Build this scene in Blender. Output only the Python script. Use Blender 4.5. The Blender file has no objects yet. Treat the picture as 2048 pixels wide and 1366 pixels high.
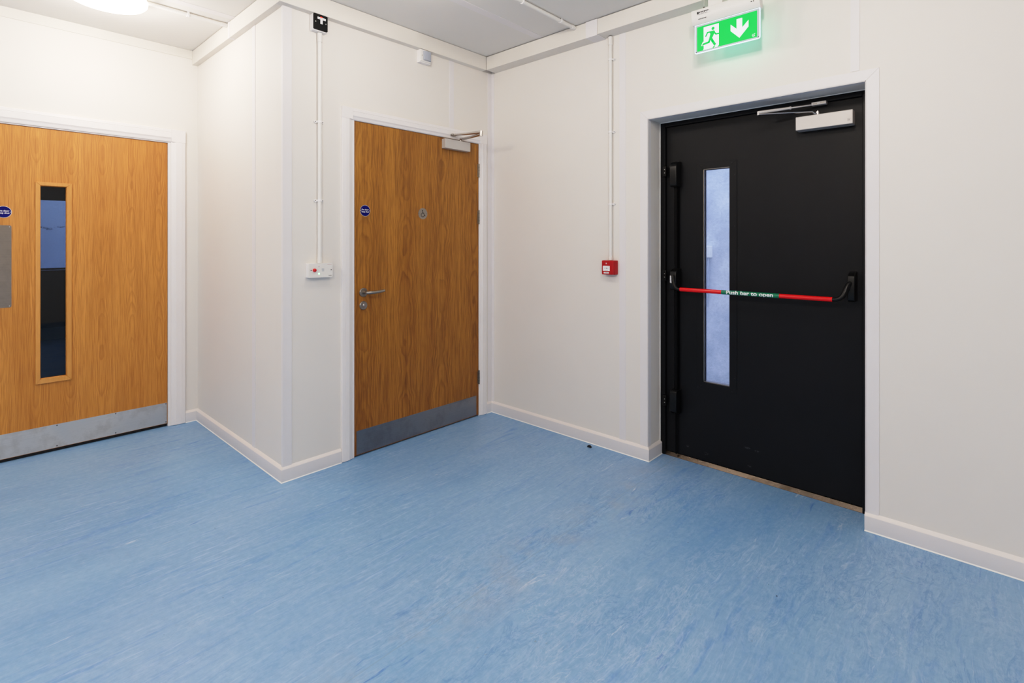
import bpy, bmesh, math, random
from mathutils import Vector, Matrix
random.seed(7)
COL = bpy.context.scene.collection
PI = math.pi

# ------------------------------------------------------------------ materials
def new_mat(name):
    m = bpy.data.materials.new(name); m.use_nodes = True
    nt = m.node_tree
    for n in list(nt.nodes): nt.nodes.remove(n)
    out = nt.nodes.new('ShaderNodeOutputMaterial')
    return m, nt, out

def nd(nt, kind, **kw):
    n = nt.nodes.new(kind)
    for k, v in kw.items():
        if k.startswith('_'): setattr(n, k[1:], v)
        else:
            key = int(k[1:]) if k[0] == 'i' and k[1:].isdigit() else k.replace('__', ' ')
            n.inputs[key].default_value = v
    return n

def mth(nt, op, a, b=None, c=None):
    n = nt.nodes.new('ShaderNodeMath'); n.operation = op
    for i, v in enumerate((a, b, c)):
        if v is None: continue
        if isinstance(v, (int, float)): n.inputs[i].default_value = v
        else: nt.links.new(v, n.inputs[i])
    return n.outputs[0]

def ramp(nt, fac, stops):
    r = nt.nodes.new('ShaderNodeValToRGB')
    el = r.color_ramp.elements
    while len(el) < len(stops): el.new(0.5)
    for e, (p, c) in zip(el, stops):
        e.position = p
        e.color = (c, c, c, 1) if isinstance(c, (int, float)) else (*c, 1)
    nt.links.new(fac, r.inputs[0])
    return r.outputs[0]

def mix(nt, fac, a, b, mode='MIX'):
    n = nt.nodes.new('ShaderNodeMix'); n.data_type = 'RGBA'; n.blend_type = mode
    for sock, v in ((n.inputs[0], fac), (n.inputs[6], a), (n.inputs[7], b)):
        if isinstance(v, (int, float)): sock.default_value = v
        elif isinstance(v, tuple): sock.default_value = (*v, 1)
        else: nt.links.new(v, sock)
    return n.outputs[2]

def coords(nt, scale=(1, 1, 1), loc=(0, 0, 0)):
    tc = nt.nodes.new('ShaderNodeTexCoord')
    mp = nt.nodes.new('ShaderNodeMapping')
    mp.inputs['Scale'].default_value = scale; mp.inputs['Location'].default_value = loc
    nt.links.new(tc.outputs['Object'], mp.inputs[0])
    return mp.outputs[0]

def noise(nt, vec, scale, detail=3, rough=.5, dist=0.0):
    n = nd(nt, 'ShaderNodeTexNoise', Scale=scale, Detail=detail, Roughness=rough, Distortion=dist)
    nt.links.new(vec, n.inputs['Vector'])
    return n.outputs['Fac']

def paint(name, col, rough=.5, metal=0.0, var=.03, vscale=3.0, bump=0.0, bscale=200, spec=.5, coat=0.0):
    m, nt, out = new_mat(name)
    b = nd(nt, 'ShaderNodeBsdfPrincipled', Roughness=rough, Metallic=metal)
    b.inputs['Specular IOR Level'].default_value = spec
    b.inputs['Coat Weight'].default_value = coat
    v = coords(nt)
    f = noise(nt, v, vscale, 4)
    lo = tuple(max(0, c * (1 - var)) for c in col); hi = tuple(min(1, c * (1 + var)) for c in col)
    nt.links.new(ramp(nt, f, [(.3, lo), (.7, hi)]), b.inputs['Base Color'])
    if bump:
        bp = nd(nt, 'ShaderNodeBump', Strength=bump, Distance=.001)
        nt.links.new(noise(nt, v, bscale, 2), bp.inputs['Height'])
        nt.links.new(bp.outputs[0], b.inputs['Normal'])
    nt.links.new(b.outputs[0], out.inputs[0])
    return m

def emit(name, col, strength, base=None, var=0.0):
    m, nt, out = new_mat(name)
    b = nd(nt, 'ShaderNodeBsdfPrincipled', Roughness=.4)
    b.inputs['Base Color'].default_value = (*(base or col), 1)
    b.inputs['Emission Color'].default_value = (*col, 1)
    b.inputs['Emission Strength'].default_value = strength
    nt.links.new(b.outputs[0], out.inputs[0])
    return m

def glass_mat(name, tint=(1, 1, 1), refl=.06, frost=0.0):
    m, nt, out = new_mat(name)
    t = nd(nt, 'ShaderNodeBsdfTransparent'); t.inputs[0].default_value = (*tint, 1)
    g = nd(nt, 'ShaderNodeBsdfGlossy', Roughness=.02); g.inputs[0].default_value = (1, 1, 1, 1)
    lw = nd(nt, 'ShaderNodeLayerWeight', Blend=.25)
    fac = mth(nt, 'MULTIPLY_ADD', lw.outputs['Fresnel'], .22, refl * .3)
    mx = nt.nodes.new('ShaderNodeMixShader')
    nt.links.new(fac, mx.inputs[0]); nt.links.new(t.outputs[0], mx.inputs[1]); nt.links.new(g.outputs[0], mx.inputs[2])
    last = mx.outputs[0]
    if frost:
        d = nd(nt, 'ShaderNodeBsdfTranslucent'); d.inputs[0].default_value = (.8, .86, 1, 1)
        v = coords(nt)
        f = mth(nt, 'MULTIPLY', noise(nt, v, 90, 3), frost)
        m2 = nt.nodes.new('ShaderNodeMixShader')
        nt.links.new(f, m2.inputs[0]); nt.links.new(last, m2.inputs[1]); nt.links.new(d.outputs[0], m2.inputs[2])
        last = m2.outputs[0]
    nt.links.new(last, out.inputs[0])
    return m

def wood_mat(name, light, mid, dark, seed=0.0, pitch=.16, off=0.0, wild=1.0, contrast=1.0):
    """crown-cut oak veneer: slip-matched leaves side by side, cathedral figure running up z"""
    m, nt, out = new_mat(name)
    b = nd(nt, 'ShaderNodeBsdfPrincipled', Roughness=.43)
    b.inputs['Specular IOR Level'].default_value = .55
    tc = nt.nodes.new('ShaderNodeTexCoord'); sp = nt.nodes.new('ShaderNodeSeparateXYZ')
    nt.links.new(tc.outputs['Object'], sp.inputs[0])
    Y, Zc = sp.outputs[1], sp.outputs[2]
    def comb(x, y, z):
        c = nt.nodes.new('ShaderNodeCombineXYZ')
        for s, v in zip(c.inputs, (x, y, z)):
            if isinstance(v, (int, float)): s.default_value = v
            else: nt.links.new(v, s)
        return c.outputs[0]
    # lateral wander of the grain
    wob = noise(nt, comb(mth(nt, 'MULTIPLY', Y, 5.0), seed, mth(nt, 'MULTIPLY', Zc, 2.4)), 1.0, 3)
    wob = mth(nt, 'MULTIPLY_ADD', wob, .045 * wild, -.0225 * wild)
    u = mth(nt, 'ADD', mth(nt, 'ADD', Y, off), wob)
    un = mth(nt, 'DIVIDE', u, pitch)
    leaf = mth(nt, 'FLOOR', un)
    t = mth(nt, 'SUBTRACT', mth(nt, 'SUBTRACT', un, leaf), .5)
    t2 = mth(nt, 'MULTIPLY', t, t)
    # low-frequency height field makes ovals and arches, shared by neighbouring leaves
    hf = noise(nt, comb(mth(nt, 'MULTIPLY', leaf, .13), seed + 3.1, mth(nt, 'MULTIPLY', Zc, 2.1)), 1.0, 2.5, .5)
    hf = mth(nt, 'MULTIPLY', hf, 11.0)
    fine = noise(nt, comb(mth(nt, 'MULTIPLY', Y, 22.0), seed, mth(nt, 'MULTIPLY', Zc, 6.0)), 1.0, 3)
    fine = mth(nt, 'MULTIPLY', fine, 1.0 * wild)
    ph = mth(nt, 'ADD', mth(nt, 'MULTIPLY_ADD', t2, 42.0, hf), fine)
    saw = mth(nt, 'FRACT', ph)
    ringc = ramp(nt, saw, [(0.0, .55), (.12, .05), (.45, 0.0), (.85, .45), (1.0, .6)])
    # fade the rings at random so the figure is not uniform
    fade = ramp(nt, noise(nt, comb(mth(nt, 'MULTIPLY', Y, 9.0), seed + 9, mth(nt, 'MULTIPLY', Zc, 1.5)), 1.0, 2), [(.3, .35), (.7, 1.0)])
    rg = mth(nt, 'MULTIPLY', ringc, fade)
    # pores and fine streaks
    p1 = noise(nt, comb(mth(nt, 'MULTIPLY', Y, 330.0), seed, mth(nt, 'MULTIPLY', Zc, 7.0)), 1.0, 3, .6)
    p2 = noise(nt, comb(mth(nt, 'MULTIPLY', u, 60.0), seed + 5, mth(nt, 'MULTIPLY', Zc, 1.6)), 1.0, 3, .6)
    broad = noise(nt, comb(mth(nt, 'MULTIPLY', u, 7.0), seed + 7, mth(nt, 'MULTIPLY', Zc, .5)), 1.0, 2)
    c0 = mix(nt, ramp(nt, broad, [(.3, 0.0), (.7, 1.0)]), light, mid)
    c1 = mix(nt, mth(nt, 'MULTIPLY', rg, .80 * contrast), c0, dark)
    c2 = mix(nt, mth(nt, 'MULTIPLY', ramp(nt, p1, [(.46, 0.0), (.64, 1.0)]), .50 * contrast), c1, dark)
    c3 = mix(nt, mth(nt, 'MULTIPLY', ramp(nt, p2, [(.45, 0.0), (.75, 1.0)]), .38 * contrast), c2, dark)
    nt.links.new(c3, b.inputs['Base Color'])
    bp = nd(nt, 'ShaderNodeBump', Strength=.12, Distance=.001)
    nt.links.new(p1, bp.inputs['Height']); nt.links.new(bp.outputs[0], b.inputs['Normal'])
    nt.links.new(b.outputs[0], out.inputs[0])
    return m

def floor_mat():
    m, nt, out = new_mat('marbled_blue_vinyl')
    b = nd(nt, 'ShaderNodeBsdfPrincipled', Roughness=.38)
    b.inputs['Specular IOR Level'].default_value = .45
    tc = nt.nodes.new('ShaderNodeTexCoord'); P = tc.outputs['Object']
    sp = nt.nodes.new('ShaderNodeSeparateXYZ'); nt.links.new(P, sp.inputs[0])
    # swirls get stronger towards the exit door (larger x)
    sw = mth(nt, 'MULTIPLY_ADD', ramp(nt, mth(nt, 'MULTIPLY', sp.outputs[0], .5), [(.25, 0.0), (.75, 1.0)]),   .085, .02)
    nz = nd(nt, 'ShaderNodeTexNoise', Scale=1.9, Detail=4)
    nt.links.new(P, nz.inputs['Vector'])
    sub = nt.nodes.new('ShaderNodeVectorMath'); sub.operation = 'SUBTRACT'; sub.inputs[1].default_value = (.5, .5, .5)
    nt.links.new(nz.outputs['Color'], sub.inputs[0])
    scl = nt.nodes.new('ShaderNodeVectorMath'); scl.operation = 'SCALE'
    nt.links.new(sub.outputs[0], scl.inputs[0]); nt.links.new(sw, scl.inputs['Scale'])
    add = nt.nodes.new('ShaderNodeVectorMath'); add.operation = 'ADD'
    nt.links.new(P, add.inputs[0]); nt.links.new(scl.outputs[0], add.inputs[1])
    W = add.outputs[0]
    def layer(sx, sy, loc, sc, det, dist, lo, hi, patch, plo, phi, rough=.6):
        mp = nt.nodes.new('ShaderNodeMapping'); mp.inputs['Scale'].default_value = (sx, sy, 1); mp.inputs['Location'].default_value = loc
        nt.links.new(W, mp.inputs[0])
        f = noise(nt, mp.outputs[0], sc, det, rough, dist)
        r = ramp(nt, f, [(lo, 0.0), (hi, 1.0)])
        mp2 = nt.nodes.new('ShaderNodeMapping'); mp2.inputs['Scale'].default_value = (1.0, .45, 1); mp2.inputs['Location'].default_value = (loc[1] + 3, loc[0], 5)
        nt.links.new(W, mp2.inputs[0])
        pf = ramp(nt, noise(nt, mp2.outputs[0], patch, 3), [(plo, 0.0), (phi, 1.0)])
        return mth(nt, 'MULTIPLY', r, pf)
    broad = layer(3.0, .8, (1, 2, 0), 1.0, 4, .6, .3, .7, .6, .0, .2)
    c = mix(nt, broad, (.172, .342, .595), (.24, .42, .655))
    blotch = noise(nt, P, 1.1, 3)
    c = mix(nt, mth(nt, 'MULTIPLY', ramp(nt, blotch, [(.4, 0.0), (.7, 1.0)]), .35), c, (.34, .475, .69))
    c = mix(nt, mth(nt, 'MULTIPLY', layer(30, 3.2, (7, 1, 0), 1.0, 5, .8, .52, .68, 2.2, .34, .62), .60), c, (.095, .245, .60))
    c = mix(nt, mth(nt, 'MULTIPLY', layer(60, 6.0, (2, 9, 0), 1.0, 4, 1.2, .55, .68, 2.6, .40, .62), .45), c, (.47, .62, .84))
    c = mix(nt, mth(nt, 'MULTIPLY', layer(24, 2.6, (12, 4, 0), 1.0, 5, 1.0, .63, .70, 3.0, .5, .62), .9), c, (.055, .175, .54))
    c = mix(nt, mth(nt, 'MULTIPLY', layer(34, 3.6, (5, 14, 0), 1.0, 5, 1.0, .64, .71, 3.2, .5, .60), .8), c, (.66, .74, .82))
    c = mix(nt, mth(nt, 'MULTIPLY', layer(120, 14, (3, 3, 0), 1.0, 3, .5, .5, .72, 1.5, .2, .45), .42), c, (.17, .32, .58))
    c = mix(nt, mth(nt, 'MULTIPLY', layer(90, 10, (8, 6, 0), 1.0, 3, .5, .55, .75, 1.5, .3, .55), .36), c, (.50, .64, .82))
    def vein(loc, sx, sy, sc, dist, width, patch_lo, patch_hi, col, amt):
        mp = nt.nodes.new('ShaderNodeMapping'); mp.inputs['Scale'].default_value = (sx, sy, 1); mp.inputs['Location'].default_value = loc
        nt.links.new(W, mp.inputs[0])
        f = noise(nt, mp.outputs[0], sc, 6, .62, dist)
        d = mth(nt, 'ABSOLUTE', mth(nt, 'SUBTRACT', f, .5))
        ln = ramp(nt, mth(nt, 'DIVIDE', d, width), [(0.0, 1.0), (1.0, 0.0)])
        mp2 = nt.nodes.new('ShaderNodeMapping'); mp2.inputs['Scale'].default_value = (3.2, 1.1, 1); mp2.inputs['Location'].default_value = (loc[1], loc[0], 2)
        nt.links.new(W, mp2.inputs[0])
        pf = ramp(nt, noise(nt, mp2.outputs[0], 1.0, 4, .6), [(patch_lo, 0.0), (patch_hi, 1.0)])
        xr = ramp(nt, mth(nt, 'MULTIPLY', sp.outputs[0], .4), [(.15, .15), (.6, 1.0)])
        return mix(nt, mth(nt, 'MULTIPLY', mth(nt, 'MULTIPLY', mth(nt, 'MULTIPLY', ln, pf), xr), amt), c, col)
    c = vein((3, 8, 0), 9, 2.6, 1.0, 1.6, .022, .50, .60, (.07, .20, .50), .5)
    c = vein((11, 2, 0), 10, 3.0, 1.0, 1.8, .020, .52, .62, (.55, .66, .80), .38)
    c = vein((6, 15, 0), 26, 8.0, 1.0, 1.2, .05, .45, .62, (.13, .28, .55), .6)
    c = vein((16, 5, 0), 30, 9.0, 1.0, 1.2, .05, .46, .62, (.45, .58, .78), .4)
    mot = noise(nt, P, 38, 5, .7)
    c = mix(nt, ramp(nt, mot, [(.35, .22), (.5, 0.0)]), c, (.14, .27, .50))
    c = mix(nt, ramp(nt, mot, [(.52, 0.0), (.68, .22)]), c, (.42, .55, .74))
    # a sheet joint with grime beside it, running away from the camera
    dx = mth(nt, 'ABSOLUTE', mth(nt, 'SUBTRACT', sp.outputs[0], 1.43))
    line = ramp(nt, mth(nt, 'MULTIPLY', dx, 100.0), [(.08, .45), (.28, 0.0)])
    c = mix(nt, line, c, (.20, .30, .44))
    grime = mth(nt, 'MULTIPLY', ramp(nt, mth(nt, 'MULTIPLY', dx, 4.0), [(0.0, .5), (.8, 0.0)]), ramp(nt, noise(nt, P, 5, 4, .65), [(.45, 0.0), (.75, 1.0)]))
    c = mix(nt, grime, c, (.40, .42, .47))
    dirt = mth(nt, 'MULTIPLY', ramp(nt, noise(nt, P, 60, 3, .6), [(.66, 0.0), (.74, .5)]), ramp(nt, noise(nt, P, 2.3, 2), [(.45, 0.0), (.65, 1.0)]))
    c = mix(nt, dirt, c, (.2, .22, .27))
    nt.links.new(c, b.inputs['Base Color'])
    rr = ramp(nt, noise(nt, P, 3, 3), [(.3, .34), (.7, .46)])
    nt.links.new(rr, b.inputs['Roughness'])
    nt.links.new(b.outputs[0], out.inputs[0])
    return m

def metal_mat(name, col, rough=.3, smudge=.0, horiz=True, aniso=0.0, rot=0.0):
    m, nt, out = new_mat(name)
    b = nd(nt, 'ShaderNodeBsdfPrincipled', Roughness=rough, Metallic=1.0)
    if aniso:
        b.inputs['Anisotropic'].default_value = aniso; b.inputs['Anisotropic Rotation'].default_value = rot
        tg = nt.nodes.new('ShaderNodeTangent'); tg.direction_type = 'RADIAL'; tg.axis = 'Z'
        nt.links.new(tg.outputs[0], b.inputs['Tangent'])
    tc = nt.nodes.new('ShaderNodeTexCoord')
    mp = nt.nodes.new('ShaderNodeMapping'); mp.inputs['Scale'].default_value = (2, 2, 300) if horiz else (300, 300, 2)
    nt.links.new(tc.outputs['Object'], mp.inputs[0])
    f = noise(nt, mp.outputs[0], 1.0, 3)
    s = noise(nt, tc.outputs['Object'], 9.0, 5, .65)
    c = mix(nt, ramp(nt, f, [(.3, 0.0), (.7, 1.0)]), tuple(x * .93 for x in col), col)
    if smudge:
        c = mix(nt, mth(nt, 'MULTIPLY', ramp(nt, s, [(.5, 0.0), (.72, 1.0)]), smudge), c, tuple(x * .55 for x in col))
    nt.links.new(c, b.inputs['Base Color'])
    nt.links.new(ramp(nt, s, [(.3, max(.05, rough - .07)), (.7, rough + .1)]), b.inputs['Roughness'])
    nt.links.new(b.outputs[0], out.inputs[0])
    return m

def concrete_mat(name, lo, hi, sc=6.0, crack=0.0):
    m, nt, out = new_mat(name)
    b = nd(nt, 'ShaderNodeBsdfPrincipled', Roughness=.9)
    v = coords(nt)
    f = noise(nt, v, sc, 7, .65); f2 = noise(nt, v, sc * 14, 4, .7)
    c = mix(nt, ramp(nt, f, [(.32, 0.0), (.68, 1.0)]), lo, hi)
    c = mix(nt, ramp(nt, f2, [(.5, 0.0), (.8, .35)]), c, tuple(x * .6 for x in lo))
    if crack:
        sp = nt.nodes.new('ShaderNodeSeparateXYZ'); nt.links.new(v, sp.inputs[0])
        wv = mth(nt, 'MULTIPLY_ADD', noise(nt, v, 7, 6, .7), .22, -.11)
        d = mth(nt, 'ABSOLUTE', mth(nt, 'SUBTRACT', mth(nt, 'ADD', sp.outputs[2], wv), crack))
        ln = mth(nt, 'MULTIPLY', ramp(nt, mth(nt, 'MULTIPLY', d, 40), [(.1, 1.0), (.5, 0.0)]), ramp(nt, noise(nt, v, 30, 3), [(.42, 0.0), (.55, 1.0)]))
        c = mix(nt, ln, c, (.02, .03, .05))
    nt.links.new(c, b.inputs['Base Color'])
    bp = nd(nt, 'ShaderNodeBump', Strength=.5, Distance=.01)
    nt.links.new(f2, bp.inputs['Height']); nt.links.new(bp.outputs[0], b.inputs['Normal'])
    nt.links.new(b.outputs[0], out.inputs[0])
    return m

def black_door_mat():
    m, nt, out = new_mat('black_powder_coat')
    b = nd(nt, 'ShaderNodeBsdfPrincipled', Roughness=.46)
    b.inputs['Specular IOR Level'].default_value = .26
    tc = nt.nodes.new('ShaderNodeTexCoord'); P = tc.outputs['Object']
    f = noise(nt, P, 4, 4)
    c = mix(nt, ramp(nt, f, [(.3, 0.0), (.7, 1.0)]), (.0050, .0056, .0075), (.0072, .0074, .0092))
    # pale kick marks low on the leaf
    for (x, z, rx, rz) in ((-.375, .082, .011, .009), (-.262, .068, .016, .010), (-.02, .066, .014, .006), (-.03, .165, .02, .006), (.02, .16, .014, .006)):
        mp = nt.nodes.new('ShaderNodeMapping')
        mp.inputs['Location'].default_value = (-x / rx, 0, -z / rz); mp.inputs['Scale'].default_value = (1 / rx, .01, 1 / rz)
        nt.links.new(P, mp.inputs[0])
        g = nt.nodes.new('ShaderNodeTexGradient'); g.gradient_type = 'SPHERICAL'
        nt.links.new(mp.outputs[0], g.inputs[0])
        k = mth(nt, 'MULTIPLY', ramp(nt, g.outputs['Fac'], [(0.0, 0.0), (.6, 1.0)]), ramp(nt, noise(nt, P, 130, 2), [(.4, 0.0), (.6, .35)]))
        c = mix(nt, k, c, (.16, .17, .18))
    nt.links.new(c, b.inputs['Base Color'])
    bp = nd(nt, 'ShaderNodeBump', Strength=.08, Distance=.001)
    nt.links.new(noise(nt, P, 500, 2), bp.inputs['Height']); nt.links.new(bp.outputs[0], b.inputs['Normal'])
    nt.links.new(b.outputs[0], out.inputs[0])
    return m

M = dict(
    wall=paint('cream_wall_panel', (.80, .765, .725), .55, var=.008),
    ceil=paint('ceiling_panel', (.78, .76, .73), .6, var=.012),
    strip=paint('white_joint_strip', (.80, .775, .785), .45, var=.01),
    trunk=paint('cream_trunking', (.77, .735, .685), .45, var=.015),
    gloss=paint('white_gloss_paint', (.83, .80, .80), .35, var=.015),
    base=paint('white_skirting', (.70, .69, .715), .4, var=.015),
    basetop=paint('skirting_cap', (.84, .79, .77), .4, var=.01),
    bead=paint('white_sealant', (.9, .9, .88), .4),
    plastic=paint('white_plastic', (.82, .80, .77), .35, var=.01),
    plasticw=paint('bright_white_plastic', (.88, .86, .86), .3, var=.01),
    lens=paint('grey_sensor_lens', (.40, .43, .50), .3, var=.03),
    black=paint('black_plastic', (.005, .005, .0055), .30, var=.1, spec=.35),
    blackm=paint('satin_black_metal', (.003, .003, .0035), .42, var=.1, spec=.12),
    dark=paint('dark_void', (.006, .006, .007), .6),
    screw=paint('dark_screw', (.05, .045, .04), .4, metal=.6),
    steelscrew=paint('bright_screw', (.75, .75, .72), .35, metal=.8),
    red=paint('call_point_red', (.42, .004, .008), .35, var=.06),
    redbar=paint('glossy_red_tube', (.72, .002, .004), .22, coat=.3, var=.02),
    redbtn=paint('red_button', (.65, .004, .01), .2, coat=.5),
    green=paint('label_green', (.006, .17, .085), .3),
    navy=paint('sign_navy', (.002, .003, .125), .5, var=.03, spec=.2),
    white=paint('print_white', (.88, .88, .9), .45, var=.01),
    grey=paint('print_grey', (.35, .34, .35), .5),
    ink=paint('print_black', (.01, .01, .01), .5),
    pink=paint('faded_red_print', (.55, .25, .27), .5),
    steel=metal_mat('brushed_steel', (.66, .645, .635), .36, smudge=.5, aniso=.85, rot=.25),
    steeld=metal_mat('satin_steel', (.36, .33, .30), .38, smudge=.15),
    pushsteel=metal_mat('dull_push_steel', (.27, .235, .205), .40, smudge=.3, aniso=.6, rot=.25),
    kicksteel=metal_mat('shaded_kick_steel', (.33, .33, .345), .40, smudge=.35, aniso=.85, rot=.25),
    chrome=metal_mat('polished_steel', (.62, .58, .55), .22),
    alu=paint('silver_closer_cover', (.56, .53, .51), .45, metal=.25, var=.02),
    brass=metal_mat('worn_threshold_metal', (.22, .175, .14), .25, smudge=1.2),
    oak1=wood_mat('golden_oak_veneer', (.66, .290, .066), (.54, .220, .042), (.27, .088, .013), seed=2.3, off=.0936, wild=.75, contrast=1.0),
    oak2=wood_mat('brown_oak_veneer', (.47, .205, .036), (.34, .136, .020), (.13, .045, .006), seed=11.7, pitch=.31, off=.298, wild=1.5, contrast=1.35),
    oakbead=wood_mat('oak_bead', (.68, .32, .09), (.60, .27, .065), (.42, .16, .035), seed=5.0, pitch=1.0, wild=.2, contrast=.5),
    oakedge=paint('oak_lipping', (.24, .09, .025), .5, var=.1, vscale=30),
    blackdoor=black_door_mat(),
    floor=floor_mat(),
    glass=glass_mat('clear_glass', (.85, .90, .95), .08),
    glassd=glass_mat('light_blocking_glass', (.54, .56, .60), .03),  # tint added to keep sky light out of the lobby
    glassx=glass_mat('obscured_glass', (.93, .95, 1), .05, frost=.16),
    concrete=concrete_mat('pale_render', (.38, .42, .50), (.74, .76, .80), 3.5),
    render2=concrete_mat('blue_grey_render', (.62, .68, .78), (.72, .77, .86), 2.0, crack=1.62),
    gravel=concrete_mat('wet_gravel', (.18, .19, .2), (.6, .6, .6), 40.0),
    lobby=paint('dim_lobby_wall', (.035, .032, .03), .7, spec=.2),  # darkness of the unlit lobby put into the wall colour
    diffuser=emit('lit_opal_diffuser', (1.0, .93, .82), 5.5),
    green_e=emit('lit_green_panel', (.0, .76, .09), 1.0, base=(.0, .05, .01)),
    white_e=emit('lit_white_symbol', (.93, .96, 1.0), 1.25, base=(.1, .1, .1)),
    edge_e=emit('lit_acrylic_edge', (.80, .90, 1.0), 1.0),
    acrylic=emit('acrylic_sheet', (.50, .60, .68), .26, base=(.38, .42, .46)),
    gled=emit('green_led', (.35, 1.0, .45), 3.0), rled=emit('red_neon', (1.0, .03, .01), 1.2),
)

# ------------------------------------------------------------------ geometry
IDT = lambda u, d, z: (u, d, z)
A_, B_ = 1.4517, 1.605
TB = lambda u, d, z: (d, u, z)              # middle wall: u = y, d = out into the room
TC = lambda u, d, z: (u, -d, z)             # right wall: u = x, d = out into the room
TD = lambda u, d, z: (-A_ + d, u, z)        # left wall
TA = lambda u, d, z: (u, -B_ - d, z)        # return wall

class MB:
    def __init__(s, T=IDT): s.bm = bmesh.new(); s.T = T
    def v(s, p): return s.bm.verts.new(s.T(*p))
    def face(s, vs):
        try: return s.bm.faces.new(vs)
        except ValueError: return None
    def box(s, u0, u1, d0, d1, z0, z1):
        c = [s.v((u, d, z)) for u in (u0, u1) for d in (d0, d1) for z in (z0, z1)]
        for f in ((0, 1, 3, 2), (4, 6, 7, 5), (0, 4, 5, 1), (2, 3, 7, 6), (0, 2, 6, 4), (1, 5, 7, 3)):
            s.face([c[i] for i in f])
        return s
    def loft(s, rings, caps=True, closed=True):
        R = [[s.v(p) for p in r] for r in rings]
        n = len(R[0])
        for a, b in zip(R, R[1:]):
            for i in range(n if closed else n - 1):
                s.face([a[i], a[(i + 1) % n], b[(i + 1) % n], b[i]])
        if caps: s.face(R[0]); s.face(R[-1][::-1])
        return s
    def prism_d(s, pts, d0, d1):            # outline in (u,z) extruded along d
        return s.loft([[(u, d0, z) for u, z in pts], [(u, d1, z) for u, z in pts]])
    def prism_z(s, pts, z0, z1):            # outline in (u,d) extruded up z
        return s.loft([[(u, d, z0) for u, d in pts], [(u, d, z1) for u, d in pts]])
    def prism_u(s, pts, u0, u1):            # outline in (d,z) extruded along u
        return s.loft([[(u0, d, z) for d, z in pts], [(u1, d, z) for d, z in pts]])
    def disc(s, u, z, r, d0, d1, n=32, r2=None):
        r2 = r if r2 is None else r2
        return s.loft([[(u + r * math.cos(2 * PI * i / n), d0, z + r * math.sin(2 * PI * i / n)) for i in range(n)],
                       [(u + r2 * math.cos(2 * PI * i / n), d1, z + r2 * math.sin(2 * PI * i / n)) for i in range(n)]])
    def lathe_d(s, u, z, prof, n=32):       # prof: (radius, d)
        return s.loft([[(u + r * math.cos(2 * PI * i / n), d, z + r * math.sin(2 * PI * i / n)) for i in range(n)] for r, d in prof])
    def lathe_z(s, x, y, prof, n=64):       # prof: (radius, z)
        return s.loft([[(x + r * math.cos(2 * PI * i / n), y + r * math.sin(2 * PI * i / n), z) for i in range(n)] for r, z in prof])
    def tube(s, pts, r, n=16, flat=1.0):
        P = [Vector(p) for p in pts]; rs = r if isinstance(r, (list, tuple)) else [r] * len(P)
        rings = []; up = None
        for i, p in enumerate(P):
            t = (P[min(i + 1, len(P) - 1)] - P[max(i - 1, 0)]).normalized()
            if up is None: up = Vector((0, 0, 1)) if abs(t.z) < .9 else Vector((0, 1, 0))
            a = (up - t * up.dot(t)).normalized(); up = a; b = t.cross(a)
            rings.append([tuple(p + a * rs[i] * math.cos(2 * PI * k / n) + b * rs[i] * flat * math.sin(2 * PI * k / n)) for k in range(n)])
        return s.loft(rings)
    def stroke(s, pts, w, d):               # flat thick polyline in the (u,z) plane
        for (a, b) in zip(pts, pts[1:]):
            dx, dz = b[0] - a[0], b[1] - a[1]; L = math.hypot(dx, dz) or 1
            nx, nz = -dz / L * w / 2, dx / L * w / 2; ex, ez = dx / L * w * .15, dz / L * w * .15
            s.face([s.v((p[0], d, p[1])) for p in ((a[0] + nx - ex, a[1] + nz - ez), (b[0] + nx + ex, b[1] + nz + ez), (b[0] - nx + ex, b[1] - nz + ez), (a[0] - nx - ex, a[1] - nz - ez))])
        for p in pts[1:-1]:
            s.face([s.v((p[0] + w / 2 * math.cos(2 * PI * i / 12), d, p[1] + w / 2 * math.sin(2 * PI * i / 12))) for i in range(12)])
        return s
    def poly(s, pts, d): s.face([s.v((u, d, z)) for u, z in pts]); return s
    def circ(s, u, z, ru, rz, d, n=24): return s.poly([(u + ru * math.cos(2 * PI * i / n), z + rz * math.sin(2 * PI * i / n)) for i in range(n)], d)
    def arc(s, u, z, r, a0, a1, w, d, n=24):
        for i in range(n):
            t0, t1 = a0 + (a1 - a0) * i / n, a0 + (a1 - a0) * (i + 1) / n
            q = [(r - w / 2, t0), (r + w / 2, t0), (r + w / 2, t1), (r - w / 2, t1)]
            s.face([s.v((u + rr * math.cos(t), d, z + rr * math.sin(t))) for rr, t in q])
        return s

def arcpts(cx, cz, r, a0, a1, n=8):
    return [(cx + r * math.cos(math.radians(a0 + (a1 - a0) * i / n)), cz + r * math.sin(math.radians(a0 + (a1 - a0) * i / n))) for i in range(n + 1)]

def rrect(u0, u1, z0, z1, r, n=5):
    return arcpts(u1 - r, z1 - r, r, 0, 90, n) + arcpts(u0 + r, z1 - r, r, 90, 180, n) + arcpts(u0 + r, z0 + r, r, 180, 270, n) + arcpts(u1 - r, z0 + r, r, 270, 360, n)

ORG = {}
def world_origin(o): return ORG.get(o.name, Vector((0, 0, 0)))

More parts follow.
